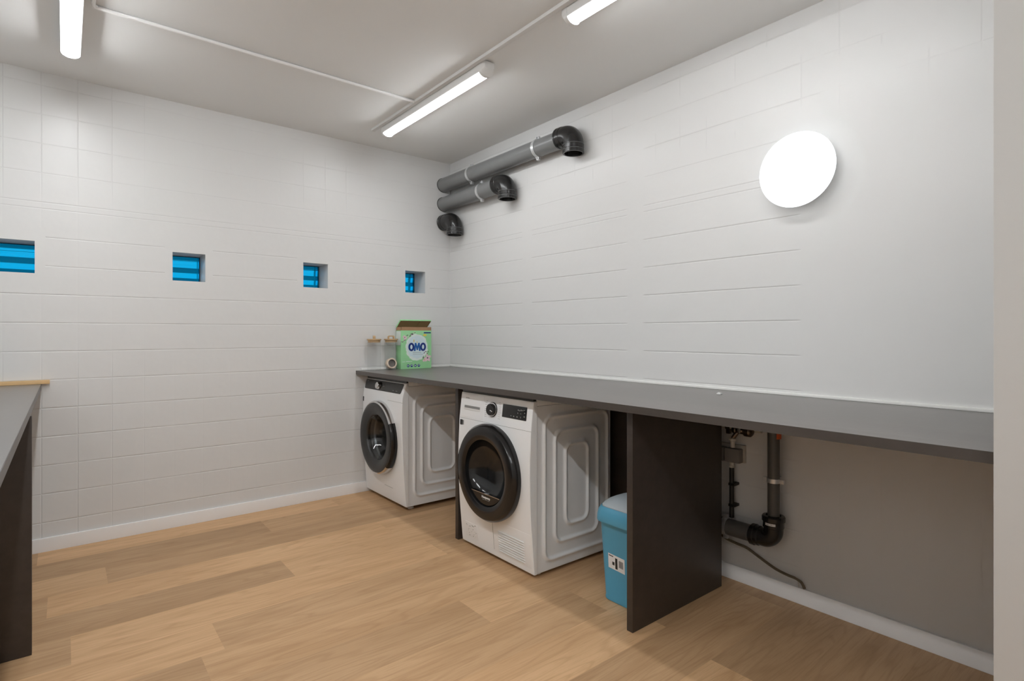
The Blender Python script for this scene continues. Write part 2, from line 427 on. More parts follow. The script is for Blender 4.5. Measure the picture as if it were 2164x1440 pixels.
WIN = [(-2.700, -2.534), (-1.921, -1.750), (-1.165, -0.998), (-0.402, -0.230)]
WZ0, WZ1 = 1.450, 1.617
def wall_holes():
    bm = bmesh.new()
    xs = sorted({-3.5, 0.2, *[v for w in WIN for v in w]}); zs = [-0.12, WZ0, WZ1, H+0.12]
    T = 0.30
    for i in range(len(xs)-1):
        for k in range(3):
            if k == 1 and any(abs(xs[i]-w[0]) < 1e-6 for w in WIN): 
                a, b2 = xs[i], xs[i+1]
                for q in (((a, 0, WZ0), (b2, 0, WZ0), (b2, T, WZ0), (a, T, WZ0)), ((a, 0, WZ1), (a, T, WZ1), (b2, T, WZ1), (b2, 0, WZ1)),
                          ((a, 0, WZ0), (a, T, WZ0), (a, T, WZ1), (a, 0, WZ1)), ((b2, 0, WZ0), (b2, 0, WZ1), (b2, T, WZ1), (b2, T, WZ0))):
                    bm.faces.new([bm.verts.new(v) for v in q])
                continue
            for yy in (0, T):
                bm.faces.new([bm.verts.new(v) for v in ((xs[i], yy, zs[k]), (xs[i+1], yy, zs[k]), (xs[i+1], yy, zs[k+1]), (xs[i], yy, zs[k+1]))])
    bmesh.ops.remove_doubles(bm, verts=bm.verts, dist=1e-5)
    return struct(obj('wall_back', bm, M['wall_x'], smooth=0))
wall_holes()
struct(obj('wall_right', B(0, 0.2, -5.6, 0.0, 0, H), M['wall_y'], smooth=0))
struct(obj('wall_left', B(XL-0.2, XL, -5.6, 0.0, 0, H), M['paint'], smooth=0))
# return wall at the right end of the worktop; the room runs on past it
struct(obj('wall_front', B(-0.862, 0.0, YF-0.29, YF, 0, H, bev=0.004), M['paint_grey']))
struct(obj('wall_near', B(XL-0.2, 0.2, -5.6, -5.45, 0, H), M['paint'], smooth=0))
# baseboards
struct(obj('baseboard_back', B(XL, 0.0, -0.012, 0.0, 0.0, 0.072, bev=0.003), M['trim']))
struct(obj('baseboard_right', B(-0.012, 0.0, YF, -0.013, 0.0, 0.068, bev=0.003), M['trim']))
# sealant bead where the worktop meets the walls
ZC, ZU = 0.873, 0.845
bm = bmesh.new()
box(bm, -0.010, 0.0, YF, 0.0, ZC, ZC+0.013, bev=0.004); box(bm, -0.755, -0.010, -0.010, 0.0, ZC, ZC+0.013, bev=0.004)
struct(obj('trim_2', bm, M['bead']))

# ------------------------------------------------------------------ small windows of blue glass blocks set deep in the wall
def interp(tab, z):
    for (z0, x0), (z1, x1) in zip(tab, tab[1:]):
        if z <= z1:
            t = (z-z0)/(z1-z0); t = max(0, min(1, t)); t = t*t*(3-2*t) if False else t
            return x0+(x1-x0)*t
    return tab[-1][1]
M['glass_edge'] = pbr('dark_blue_glass_edge', srgb(14, 66, 96), 0.15, var=0.1, scale=40)
def glass_window(i, x0, x1):
    bm = bmesh.new(); n = 96; y0, y1 = 0.195, 0.262
    zz = [WZ0+(WZ1-WZ0)*k/n for k in range(n+1)]
    # two ribs of tilted facets per block, as fractions of the height
    K = [(0, .020), (.20, .004), (.38, .021), (.58, .002), (.84, .022), (1.0, .008)]
    def rib(z):
        t = (z-WZ0)/(WZ1-WZ0)
        return interp(K, t)+0.0006*math.sin(t*2*PI*9+i)
    F = []
    for side in (0, 1):
        F.append([[bm.verts.new((x, (y0-rib(z) if side == 0 else y1+0.0004*math.sin(z*900)), z)) for x in (x0+.001, x1-.001)] for z in zz])
    for L in F:
        for k in range(n): bm.faces.new((L[k][0], L[k][1], L[k+1][1], L[k+1][0]))
    for e in (0, 1):
        for k in range(n): bm.faces.new((F[0][k][e], F[1][k][e], F[1][k+1][e], F[0][k+1][e]))
    for k in (0, n): bm.faces.new((F[0][k][0], F[0][k][1], F[1][k][1], F[1][k][0]))
    wo = struct(obj('window_%d' % i, bm, M['glass_block'], smooth=40))
    bm = bmesh.new()
    for a, b2 in ((x0+.0005, x0+.005), (x1-.005, x1-.0005)): box(bm, a, b2, .170, .194, WZ0+.0005, WZ1-.0005)
    box(bm, x0+.005, x1-.005, .170, .194, WZ1-.005, WZ1-.0005)
    obj('glass_edge', bm, M['glass_edge'], wo, smooth=0)
    return wo
for i, (a, c) in enumerate(WIN): glass_window(i+1, a, c)

# ------------------------------------------------------------------ worktops, supports
wt = tag(obj('worktop', B(-0.7945, -0.0005, YF+0.002, -0.0005, ZU, ZC, bev=0.0015), M['top'], loc=(-0.4, -1.8, ZU)),
    'long dark grey laminate worktop along the right wall above the machines', 'worktop', 'dark laminate worktops')
obj('edge_band', B(-0.7956, -0.7946, YF+0.002, -0.0005, ZU+.0003, ZC-.0005), M['edge'], wt, smooth=0)['label'] = 'darker front edge'
wt = tag(obj('worktop', B(XL+0.001, -2.5090, -3.57, -0.0005, 0.847, 0.8755, bev=0.0015), M['top'], loc=(-2.9, -1.8, 0.847)),
    'grey laminate worktop at the left edge with a wooden batten behind it', 'worktop', 'dark laminate worktops')
obj('edge_band', B(-2.5089, -2.5079, -3.57, -0.0005, 0.8473, 0.8750), M['edge'], wt, smooth=0)['label'] = 'darker front edge'
tag(obj('wooden_batten', B(XL+0.001, -2.474, -0.021, -0.0005, 0.876, 0.896, bev=0.0015), M['batten'], loc=(-2.9, -0.01, 0.876)),
    'narrow pale wooden batten lying along the back of the left worktop', 'batten')
sg = 'dark board supports under the worktops'
tag(obj('support_panel', B(-0.738, -0.113, -2.433, -2.405, 0.0005, ZU-0.0005, bev=0.0012), M['panel'], loc=(-0.42, -2.42, 0)),
    'dark brown upright support board right of the blue bin', 'support panel', sg)
tag(obj('support_panel', B(-0.726, -0.113, -1.218, -1.190, 0.0005, ZU-0.0005, bev=0.0012), M['panel'], loc=(-0.42, -1.2, 0)),
    'dark brown upright support board between the two white machines', 'support panel', sg)
tag(obj('support_panel', B(XL+0.03, -2.5040, -1.188, -1.160, 0.0005, 0.8465, bev=0.0012), M['panel'], loc=(-2.9, -1.17, 0)),
    'dark upright support board under the left worktop', 'support panel', sg)
bp = thing('back_board', 'dark board standing in the niche behind the blue bin', 'back board', (-0.1, -2.1, 0))
obj('board', B(-0.150, -0.130, -2.404, -1.66, 0.09, ZU-0.001, bev=0.001), M['panel'], bp)
obj('socket_box', B(-0.185, -0.150, -2.03, -1.965, 0.56, 0.66, bev=0.004), M['dark_grey'], bp)
# tiny white clip on the worktop
bm = bmesh.new(); box(bm, -0.206, -0.190, -2.482, -2.462, ZC+0.0003, ZC+0.006, bev=0.002); box(bm, -0.201, -0.195, -2.479, -2.465, ZC+0.004, ZC+0.009, bev=0.0015)
tag(obj('plastic_clip', bm, M['white_plastic'], loc=(-0.198, -2.472, ZC)), 'tiny white plastic clip lying on the worktop below the round lamp', 'clip')

# ------------------------------------------------------------------ white goods
def curve_tab(keys, n=40):
    """smooth resample of (z, x) keys"""
    P = smooth_path([(k[1], 0, k[0]) for k in keys], 8)
    return [(p.z, p.x) for p in P]
def front_panel(tab, xs, y0, y1, bev):
    """convex front casing extruded between y0 and y1, back in the plane xs"""
    bm = bmesh.new(); A = []
    for y in (y0, y1):
        L = [bm.verts.new((x, y, z)) for z, x in tab]
        L += [bm.verts.new((xs, y, tab[-1][0])), bm.verts.new((xs, y, tab[0][0]))]
        A.append(L)
    n = len(A[0])
    for k in range(n): bm.faces.new((A[0][k], A[0][(k+1) % n], A[1][(k+1) % n], A[1][k]))
    bm.faces.new(A[0]); bm.faces.new(A[1])
    bmesh.ops.recalc_face_normals(bm, faces=bm.faces)
    ed = [e for e in bm.edges if (len(e.link_faces) == 2 and e.calc_face_angle(0) > 0.6 and not all(abs(v.co.x-xs) < 1e-5 for v in e.verts))]
    bmesh.ops.bevel(bm, geom=ed, offset=bev, segments=3, affect='EDGES', profile=0.6)
    return bm
def patch(tab, ya, yb, za, zb, thick, r, z_n=1, skew=0.0):
    """thin rounded plate lying on the convex front; skew narrows its lower edge"""
    bm = bmesh.new(); hy, hz = abs(yb-ya)/2, (zb-za)/2; cy, cz = (ya+yb)/2, (za+zb)/2
    P = rrect(hy, hz, min(r, hy*.99, hz*.99), 5)
    P = [(cy+p[0]*(1-skew*(hz-p[1])/(2*hz)), cz+p[1]) for p in P]
    L0 = [(interp(tab, z)+0.001, y, z) for y, z in P]; L1 = [(interp(tab, z)-thick, y, z) for y, z in P]
    L2 = [(interp(tab, cz+(z-cz)*.97)-thick-0.0004, cy+(y-cy)*.985, cz+(z-cz)*.97) for y, z in P]
    loft(bm, [L0, L1, L2]); return bm
def ridge_side(ys, x0, x1, z0, z1, rings, amp=0.009, wd=0.0095, nx=170, nz=260):
    """side sheet with pressed concentric rounded-rectangle ridges (raised towards -Y)"""
    bm = bmesh.new(); V = []
    for k in range(nz+1):
        row = []
        for i in range(nx+1):
            x = x0+(x1-x0)*i/nx; z = z0+(z1-z0)*k/nz; h = 0
            for (a, b2, c, d, r) in rings:
                hx, hz = (b2-a)/2, (d-c)/2; px, pz = abs(x-(a+b2)/2)-hx+r, abs(z-(c+d)/2)-hz+r
                sd = math.hypot(max(px, 0), max(pz, 0))+min(max(px, pz), 0)-r
                h += amp*math.exp(-(sd/wd)**2)
            row.append(bm.verts.new((x, ys-h, z)))
        V.append(row)
    for k in range(nz):
        for i in range(nx): bm.faces.new((V[k][i], V[k][i+1], V[k+1][i+1], V[k+1][i]))
    # fold the border back into the casing
    for e in [e for e in bm.edges if e.is_boundary]: pass
    r = bmesh.ops.extrude_edge_only(bm, edges=[e for e in bm.edges if e.is_boundary])
    for v in [g for g in r['geom'] if isinstance(g, bmesh.types.BMVert)]: v.co.y = ys+0.006
    return bm
def feet(parent, x0, x1, y0, y1, z1):
    for x in (x0, x1):
        for y in (y0, y1):
            bm = bmesh.new(); lathe(bm, [(0, .019), (.004, .021), (.009, .020), (.011, .011), (z1, .011)], (x, y, 0.0005), (0, 0, 1), 20, True, True)
            obj('foot', bm, M['black_rubber'] if x > x0 else M['white_plastic'], parent)

# ---- washing machine (in the corner)
def washer():
    y0, y1, xs, xb = -0.605, -0.014, -0.702, -0.160
    t = thing('washing_machine', 'white front-loading washing machine in the corner with dark strip control panel', 'washing machine', (-0.44, -0.305, 0))
    tab = curve_tab([(0.024, -0.718), (0.10, -0.726), (0.30, -0.739), (0.50, -0.748), (0.66, -0.747), (0.735, -0.742), (0.80, -0.722), (0.818, -0.716)])
    body = obj('cabinet', B(xs, xb, y0+0.006, y1, 0.024, 0.797, bev=0.004), M['enamel'], t)
    obj('top_lid', B(-0.700, xb+0.01, y0+0.001, y1, 0.7985, 0.8345, bev=0.005), M['enamel'], t)
    obj('gap_shade_strip', B(-0.713, -0.700, y0+0.004, y1-.001, 0.8190, 0.8340, bev=0.003), M['dark_grey'], t)  # dark strip standing in for the shaded gap below the worktop
    fp = obj('front_panel', front_panel(tab, xs, y0, y1, 0.007), M['enamel'], t)
    obj('side_panel', ridge_side(y0+0.0055, xs+0.004, xb, 0.026, 0.793,
        [(-0.655, -0.205, 0.085, 0.728, .05), (-0.600, -0.275, 0.150, 0.662, .05), (-0.543, -0.350, 0.225, 0.590, .05)]), M['enamel'], t)
    # dark control strip
    cp = obj('control_panel', patch(tab, y0+0.022, y1-0.002, 0.748, 0.812, 0.0016, 0.012, skew=0.045), M['dark_grey'], t)
    bm = bmesh.new(); yc, zc = -0.250, 0.779; xd = interp(tab, zc)-0.001
    ax = Vector((-1, 0, 0.22)).normalized()
    lathe(bm, [(-0.002, .0285), (.004, .0285), (.006, .027)], (xd, yc, zc), ax, 40, True, True)
    obj('dial_base', bm, M['black_gloss'], cp)
    bm = bmesh.new(); lathe(bm, [(.004, .0245), (.022, .0235), (.0245, .0215), (.0250, 0)], (xd, yc, zc), ax, 40, True)
    obj('dial', bm, M['chrome'], cp)
    # small pale legends on the strip
    for (a, c, z, w) in ((-0.040, -0.062, .800, .0022), (-0.044, -0.055, .792, .0012), (-0.498, -0.520, .7625, .002), (-0.455, -0.470, .7625, .002), (-0.292, -0.299, .790, .004), (-0.304, -0.318, .781, .002)):
        obj('legend', B(interp(tab, z)-0.0026, interp(tab, z)-0.0015, min(a, c), max(a, c), z-w, z+w), M['ink_grey'], cp, smooth=0)
    obj('energy_label', patch(tab, -0.030, -0.016, 0.655, 0.688, 0.0012, 0.003), M['ink'], t)
    # faint service flap seam at the bottom
    bm = bmesh.new(); box(bm, interp(tab, .115)-0.0008, interp(tab, .115)+.002, -0.44, -0.32, .1145, .1157)
    obj('service_flap_seam', bm, M['ink_grey'], t, smooth=0)
    bm = bmesh.new(); box(bm, interp(tab, .695)-0.0006, interp(tab, .695)+.002, y0-0.0004, -0.40, .6945, .6957)
    obj('panel_seam', bm, M['ink_grey'], t, smooth=0)
    # porthole
    yc, zc = -0.290, 0.436; KR = 1.115; O = (0, yc, zc); ax = (-1, 0, 0)
    for o in (body, fp):
        c = bmesh.new(); lathe(c, [(0.40, .168*KR), (0.80, .168*KR)], O, ax, 48, True, True); boolean_cut(o, c)
    d = obj('door', None or (lambda bm: (lathe(bm, [(d_, r_*KR) for d_, r_ in [(.742, .213), (.776, .214), (.787, .209), (.791, .200), (.7915, .188), (.786, .160), (.776, .140), (.764, .134), (.752, .138), (.742, .160)]], O, ax, 72), bm)[1])(bmesh.new()), M['dark_grey'], t)
    bm = bmesh.new(); lathe(bm, [(d_, r_*KR) for d_, r_ in [(.745, .2225), (.768, .2225), (.781, .2185), (.786, .210), (.782, .2085), (.745, .2085)]], O, ax, 72)
    obj('chrome_trim', bm, M['chrome'], d)
    bm = bmesh.new(); lathe(bm, [(d_, r_*KR) for d_, r_ in [(.744, .2100), (.744, .2245), (.772, .2245), (.786, .2185), (.790, .2060)]], O, ax, 20, a0=PI-0.50, a1=PI+0.80)
    obj('door_handle', bm, M['black_gloss'], d)
    bm = bmesh.new(); lathe(bm, [(d_, r_*KR) for d_, r_ in [(.768, .136), (.756, .128), (.735, .112), (.705, .100), (.690, .085), (.684, .045), (.683, 0)]], O, ax, 56)
    obj('door_glass', bm, M['door_glass'], d)
    bm = bmesh.new(); lathe(bm, [(d_, r_*KR) for d_, r_ in [(.735, .163), (.700, .150), (.690, .162), (.44, .162), (.43, .10), (.425, 0)]], O, ax, 56)
    for k in range(3):
        a = k*2*PI/3+0.5
        mt = Matrix.Translation((-0.56, yc, zc)) @ Matrix.Rotation(a, 4, 'X')
        tb = bmesh.new(); box(tb, -0.11, 0.11, -0.02, 0.02, 0.125, 0.18, bev=0.015); merge(bm, tb, mt)
    obj('drum', bm, M['steel'], t)
    bm = bmesh.new(); lathe(bm, [(d_, r_*KR) for d_, r_ in [(.742, .165), (.738, .148), (.722, .140), (.715, .150), (.715, .165)]], O, ax, 56)
    obj('door_seal', bm, M['grey_plastic'], t)
    feet(t, -0.66, -0.22, y0+0.05, y1-0.05, 0.024)
washer()

# ---- heat pump dryer
def dryer():
    y0, y1, xs, xb = -1.857, -1.264, -0.712, -0.197
    t = thing('tumble_dryer', 'white tumble dryer with large black round door, nearest the blue bin', 'tumble dryer', (-0.46, -1.56, 0))
    tab = curve_tab([(0.018, -0.728), (0.10, -0.736), (0.30, -0.752), (0.50, -0.757), (0.66, -0.751), (0.70, -0.748), (0.80, -0.736), (0.822, -0.732)])
    cab = obj('cabinet', B(xs, xb, y0+0.006, y1, 0.018, 0.799, bev=0.004), M['enamel'], t)
    obj('top_lid', B(xs+0.002, xb+0.004, y0+0.001, y1, 0.8005, 0.8345, bev=0.005), M['enamel'], t)
    obj('gap_shade_strip', B(xs-0.016, xs+0.002, y0+0.006, y1-.002, 0.8225, 0.8335, bev=0.003), M['dark_grey'], t)  # dark colour stands for the shade in the gap above the front
    obj('side_panel', ridge_side(y0+0.0055, xs+0.006, xb, 0.022, 0.795,
        [(-0.662, -0.222, 0.068, 0.745, .05), (-0.594, -0.296, 0.140, 0.672, .05), (-0.524, -0.368, 0.212, 0.602, .045)]), M['enamel'], t)
    fp = obj('front_panel', front_panel(tab, xs, y0, y1, 0.006), M['enamel'], t)
    X = lambda z: interp(tab, z)
    # seams of the control fascia and the filter flap
    obj('panel_seam', B(X(.686)-0.0007, X(.686)+.002, y0-0.0004, y1+0.0004, .6854, .6866), M['ink_grey'], t, smooth=0)
    fl = obj('filter_flap', patch(tab, -1.846, -1.5565, 0.046, 0.208, 0.0003, 0.004), M['enamel'], t)
    obj('flap_seam', patch(tab, -1.5570, -1.5556, .052, .212, .0007, .0005), M['ink_grey'], fl, smooth=0)
    for k in range(9):
        z = 0.158-k*0.0122
        bm = bmesh.new(); lathe(bm, [(0, .0001), (.003, .0032), (.197, .0032), (.200, .0001)], (X(z)-0.0022, -1.600, z), (0, -1, 0), 10)
        obj('vent_slat', bm, M['white_plastic'], fl)
    # water tank drawer with handle recess
    dr = obj('water_tank_drawer', patch(tab, -1.478, -1.272, 0.694, 0.816, 0.0012, 0.004), M['enamel'], t)
    bm = patch(tab, -1.452, -1.306, 0.732, 0.757, 0.0024, 0.004)
    obj('drawer_handle', bm, M['white_plastic'], dr)
    bm = patch(tab, -1.449, -1.310, 0.743, 0.7555, 0.0030, 0.002)
    obj('handle_recess', bm, M['ink_grey'], dr)
    for k, (a, w) in enumerate(((-1.315, .005), (-1.322, .004), (-1.330, .005), (-1.338, .004), (-1.345, .003))):
        obj('maker_mark', B(X(.794)-0.002, X(.794)-.001, a-w/2-.001, a+w/2, .7925, .7965 if k % 2 else .7945), M['ink_grey'], dr, smooth=0)
    # programme dial
    yc, zc = -1.556, 0.756; xd = X(zc)-0.0005
    bm = bmesh.new(); lathe(bm, [(-.002, .0370), (.003, .0370), (.0045, .0355)], (xd, yc, zc), (-1, 0, 0.1), 48, True, True); rg = obj('dial_ring', bm, M['black_gloss'], t)
    bm = bmesh.new(); lathe(bm, [(.003, .0345), (.0062, .0340), (.0068, .031)], (xd, yc, zc), (-1, 0, 0.1), 48, True, True); obj('ring_trim', bm, M['chrome'], rg)
    bm = bmesh.new(); lathe(bm, [(.004, .0300), (.020, .0285), (.0225, .0265), (.023, 0)], (xd, yc, zc), (-1, 0, 0.1), 48, True); dl = obj('dial', bm, M['black_gloss'], t)
    tb = bmesh.new(); box(tb, -0.001, 0.001, -0.0013, 0.0013, 0.008, 0.0265); bm = bmesh.new()
    merge(bm, tb, Matrix.Translation((xd-0.0236, yc, zc+.002)) @ Matrix.Rotation(math.radians(108), 4, 'X')); obj('dial_pointer', bm, M['white_ink'], dl, smooth=0)
    # programme marks left and right of the dial (illegible in the photo)
    for s in (-1, 1):
        for k in range(9):
            z = 0.795-k*0.0098; yy = yc+s*(0.047+0.005*math.sin(k/8*PI))
            a, c = yy, yy+s*(0.012+0.006*((k*7) % 3)/2)
            obj('programme_mark', B(X(z)-0.0006, X(z)+.0006, min(a, c), max(a, c), z-.0009, z+.0009), M['ink_pale'], t, smooth=0)
    # display
    ds = obj('display', patch(tab, -1.818, -1.636, 0.730, 0.793, 0.0016, 0.002), M['black_display'], t)
    for (a, z, w, h2) in ((-1.757, .7745, .004, .0035), (-1.767, .7725, .003, .002), (-1.779, .7755, .0045, .0035), (-1.790, .7755, .003, .003), (-1.801, .778, .003, .002), (-1.805, .765, .003, .0025), (-1.755, .760, .003, .003), (-1.777, .7595, .003, .002), (-1.706, .7425, .003, .0025), (-1.727, .742, .003, .0035), (-1.752, .742, .004, .003), (-1.778, .742, .0016, .0045), (-1.804, .748, .004, .003)):
        obj('display_icon', B(X(z)-0.0028, X(z)-.0016, a-w, a+w, z-h2*.8, z+h2*.8), M['ink_grey'], ds, smooth=0)
    # stickers
    e = obj('energy_label', patch(tab, -1.300, -1.277, 0.648, 0.676, 0.0012, 0.002), M['ink'], t)
    obj('paper_label', patch(tab, -1.311, -1.302, 0.650, 0.674, 0.0010, 0.001), M['ink_grey'], e)
    rng = random.Random(3); st = obj('care_sticker', patch(tab, -1.420, -1.305, 0.055, 0.135, 0.0002, 0.002), M['enamel'], t)
    for k in range(26):
        a = -1.315-rng.random()*0.095; z = .062+rng.random()*0.066
        w, h2 = rng.uniform(.001, .0035), rng.uniform(.0006, .0022)
        obj('sticker_mark', B(X(z)-0.0012, X(z)+.0006, a-w, a+w, z-h2, z+h2), M['ink_grey'] if z > .095 else M['ink_pale'], st, smooth=0)
    # door
    yc, zc = -1.556, 0.445; O = (0, yc, zc); ax = (-1, 0, 0)
    for o in (cab, fp):
        c = bmesh.new(); lathe(c, [(0.60, .168), (0.82, .168)], O, ax, 48, True, True); boolean_cut(o, c)
    bm = bmesh.new(); lathe(bm, [(.750, .239), (.768, .242), (.786, .239), (.800, .228), (.804, .214), (.8045, .194), (.802, .174), (.797, .165), (.786, .162), (.76, .161)], O, ax, 96)
    d = obj('door', bm, M['black_gloss'], t)
    bm = bmesh.new(); lathe(bm, [(.750, .238), (.764, .2450), (.789, .2435), (.801, .229)], O, ax, 14, a0=-0.42, a1=0.36)
    obj('door_grip', bm, M['black_gloss'], d)
    bm = bmesh.new(); lathe(bm, [(.788, .1625), (.762, .156), (.735, .132), (.710, .095), (.698, .05), (.695, 0)], O, ax, 64)
    obj('door_glass', bm, M['black_display'], d)
    # lower insert of the door with its lettering
    bm = bmesh.new(); R = .1590; hcut = -0.104; n = 28; a0 = math.asin(hcut/R)
    pts = [(R*math.cos(PI-a0+(PI+2*a0)*k/n), R*math.sin(PI-a0+(PI+2*a0)*k/n)) for k in range(n+1)]
    L0 = [(-0.768, yc-p[0], zc+p[1]) for p in pts]; L1 = [(-0.789, yc-p[0]*.99, zc+p[1]*.995) for p in pts]
    loft(bm, [L0, L1]); ins = obj('door_insert', bm, M['black_gloss'], d)
    bm = bmesh.new(); w = R*math.cos(a0)*.97
    box(bm, -0.7905, -0.7885, yc-w, yc+w, zc+hcut-.0022, zc+hcut+.0004); obj('insert_trim', bm, M['chrome'], d, smooth=0)
    text_obj('lettering', 'Heatpump', 0.0165, FACE_MX(-0.7896, yc-0.006, zc-0.122), M['white_ink'], d, 0.0004, bold=0.0003)
    for k in range(11): obj('small_lettering', B(-0.7902, -0.789, yc+0.024-k*.0056-.0042, yc+0.024-k*.0056, zc-.1345, zc-.1330), M['ink_grey'], d, smooth=0)
    feet(t, -0.67, -0.25, y0+0.05, y1-0.05, 0.018)
dryer()

# ------------------------------------------------------------------ black ventilation pipes on the right wall
def ring_nodes_elbow(x, yc, zc, R, r, rc, top_len, drop):
    N = []
    yA = yc+R+top_len
    N += [((x, yA, zc), rc*.93, (0, -1, 0)), ((x, yA-.002, zc), rc, (0, -1, 0)), ((x, yA-.012, zc), rc, (0, -1, 0)), ((x, yA-.014, zc), rc*.955, (0, -1, 0)), ((x, yA-.020, zc), rc*.955, (0, -1, 0)), ((x, yA-.022, zc), rc, (0, -1, 0)),
          ((x, yA-.042, zc), rc*.985, (0, -1, 0)), ((x, yA-.045, zc), r, (0, -1, 0))]
    for k in range(0, 13):
        a = PI/2*k/12
        N.append(((x, yc+R-R*math.sin(a), zc-R+R*math.cos(a)), r, (0, -math.cos(a), -math.sin(a))))
    zb = zc-drop; D = (0, 0, -1)
    z1 = zc-R
    N += [((x, yc, z1-.002), r, D), ((x, yc, z1-.004), r*1.03, D), ((x, yc, zb+.026), r*1.03, D), ((x, yc, zb+.024), r*1.0, D), ((x, yc, zb+.021), r*1.0, D), ((x, yc, zb+.019), rc*.99, D),
          ((x, yc, zb+.001), rc, D), ((x, yc, zb), rc*.985, D), ((x, yc, zb), r*.88, D), ((x, yc, zb+.006), r*.86, D), ((x, yc, zb+.060), r*.80, D)]
    return N
def pipe_clamp(x, y, z, r, parent, w=0.012):
    bm = bmesh.new()
    lathe(bm, [(-w, r+.0005), (-w, r+.0035), (w, r+.0035), (w, r+.0005)], (x, y, z), (0, 1, 0), 40)
    for s in (1, -1):
        box(bm, x-.009, x+.009, y-w, y+w, z+s*(r+.001) if s > 0 else z-r-.020, z+r+.020 if s > 0 else z-r-.001, bev=.002)
    c = obj('pipe_clamp', bm, M['zinc'], parent)
    for s in (1, -1):
        bm = bmesh.new(); lathe(bm, [(-.018, .0035), (-.014, .0055), (-.009, .0055), (-.009, .003), (.012, .003)], (x, y, z+s*(r+.011)), (1, 0, 0), 10, True, True)
        obj('clamp_bolt', bm, M['zinc'], c)
    return c
def vent_pipe(label, z, yc, clamps):
    x, r = -0.066, 0.0545
    t = thing('vent_pipe', label, 'ventilation pipe', (x, 0.0, z), 'ventilation pipes high on the right wall')
    if yc < -0.3:
        bm = bmesh.new(); lathe(bm, [(0.001, r), (0.002-yc-.10, r)], (x, 0, z), (0, -1, 0), 48, True, True)
        obj('pipe', bm, M['pipe_grey'], t)
    bm = bmesh.new(); lathe(bm, [(0.0005, r), (0.0005, r+.0025), (.004, r+.0025), (.005, r)], (x, 0, z), (0, -1, 0), 48)
    obj('wall_ring', bm, M['black_rubber'], t)
    bm = bmesh.new()
    sweep(bm, ring_nodes_elbow(x, yc, z+.006, 0.066, 0.0612, 0.0645, 0.052 if yc < -.3 else -yc-0.066-0.006, 0.118), 40)
    e = obj('elbow', bm, M['pipe_black'], t)
    bm = bmesh.new(); lathe(bm, [(0, .0608), (0, .0638), (.0018, .0638), (.0018, .0608)], (x, yc, z-.060), (0, 0, -1), 40)
    obj('elbow_ring', bm, M['pipe_grey'], e)
    bm = bmesh.new(); lathe(bm, [(0, .0608), (0, .0644), (.0018, .0644), (.0018, .0608)], (x, yc, z-.0905), (0, 0, -1), 40)
    obj('elbow_ring', bm, M['pipe_grey'], e)
    for y in clamps: pipe_clamp(x, y, z, r, t)
vent_pipe('longest horizontal black and grey ventilation pipe, topmost near the ceiling', 2.318, -1.452, (-0.40, -1.14))
vent_pipe('shorter horizontal grey ventilation pipe below the longest one', 2.166, -0.822, (-0.53,))
vent_pipe('short black elbow ventilation pipe in the corner, lowest of three', 2.012, -0.166, ())

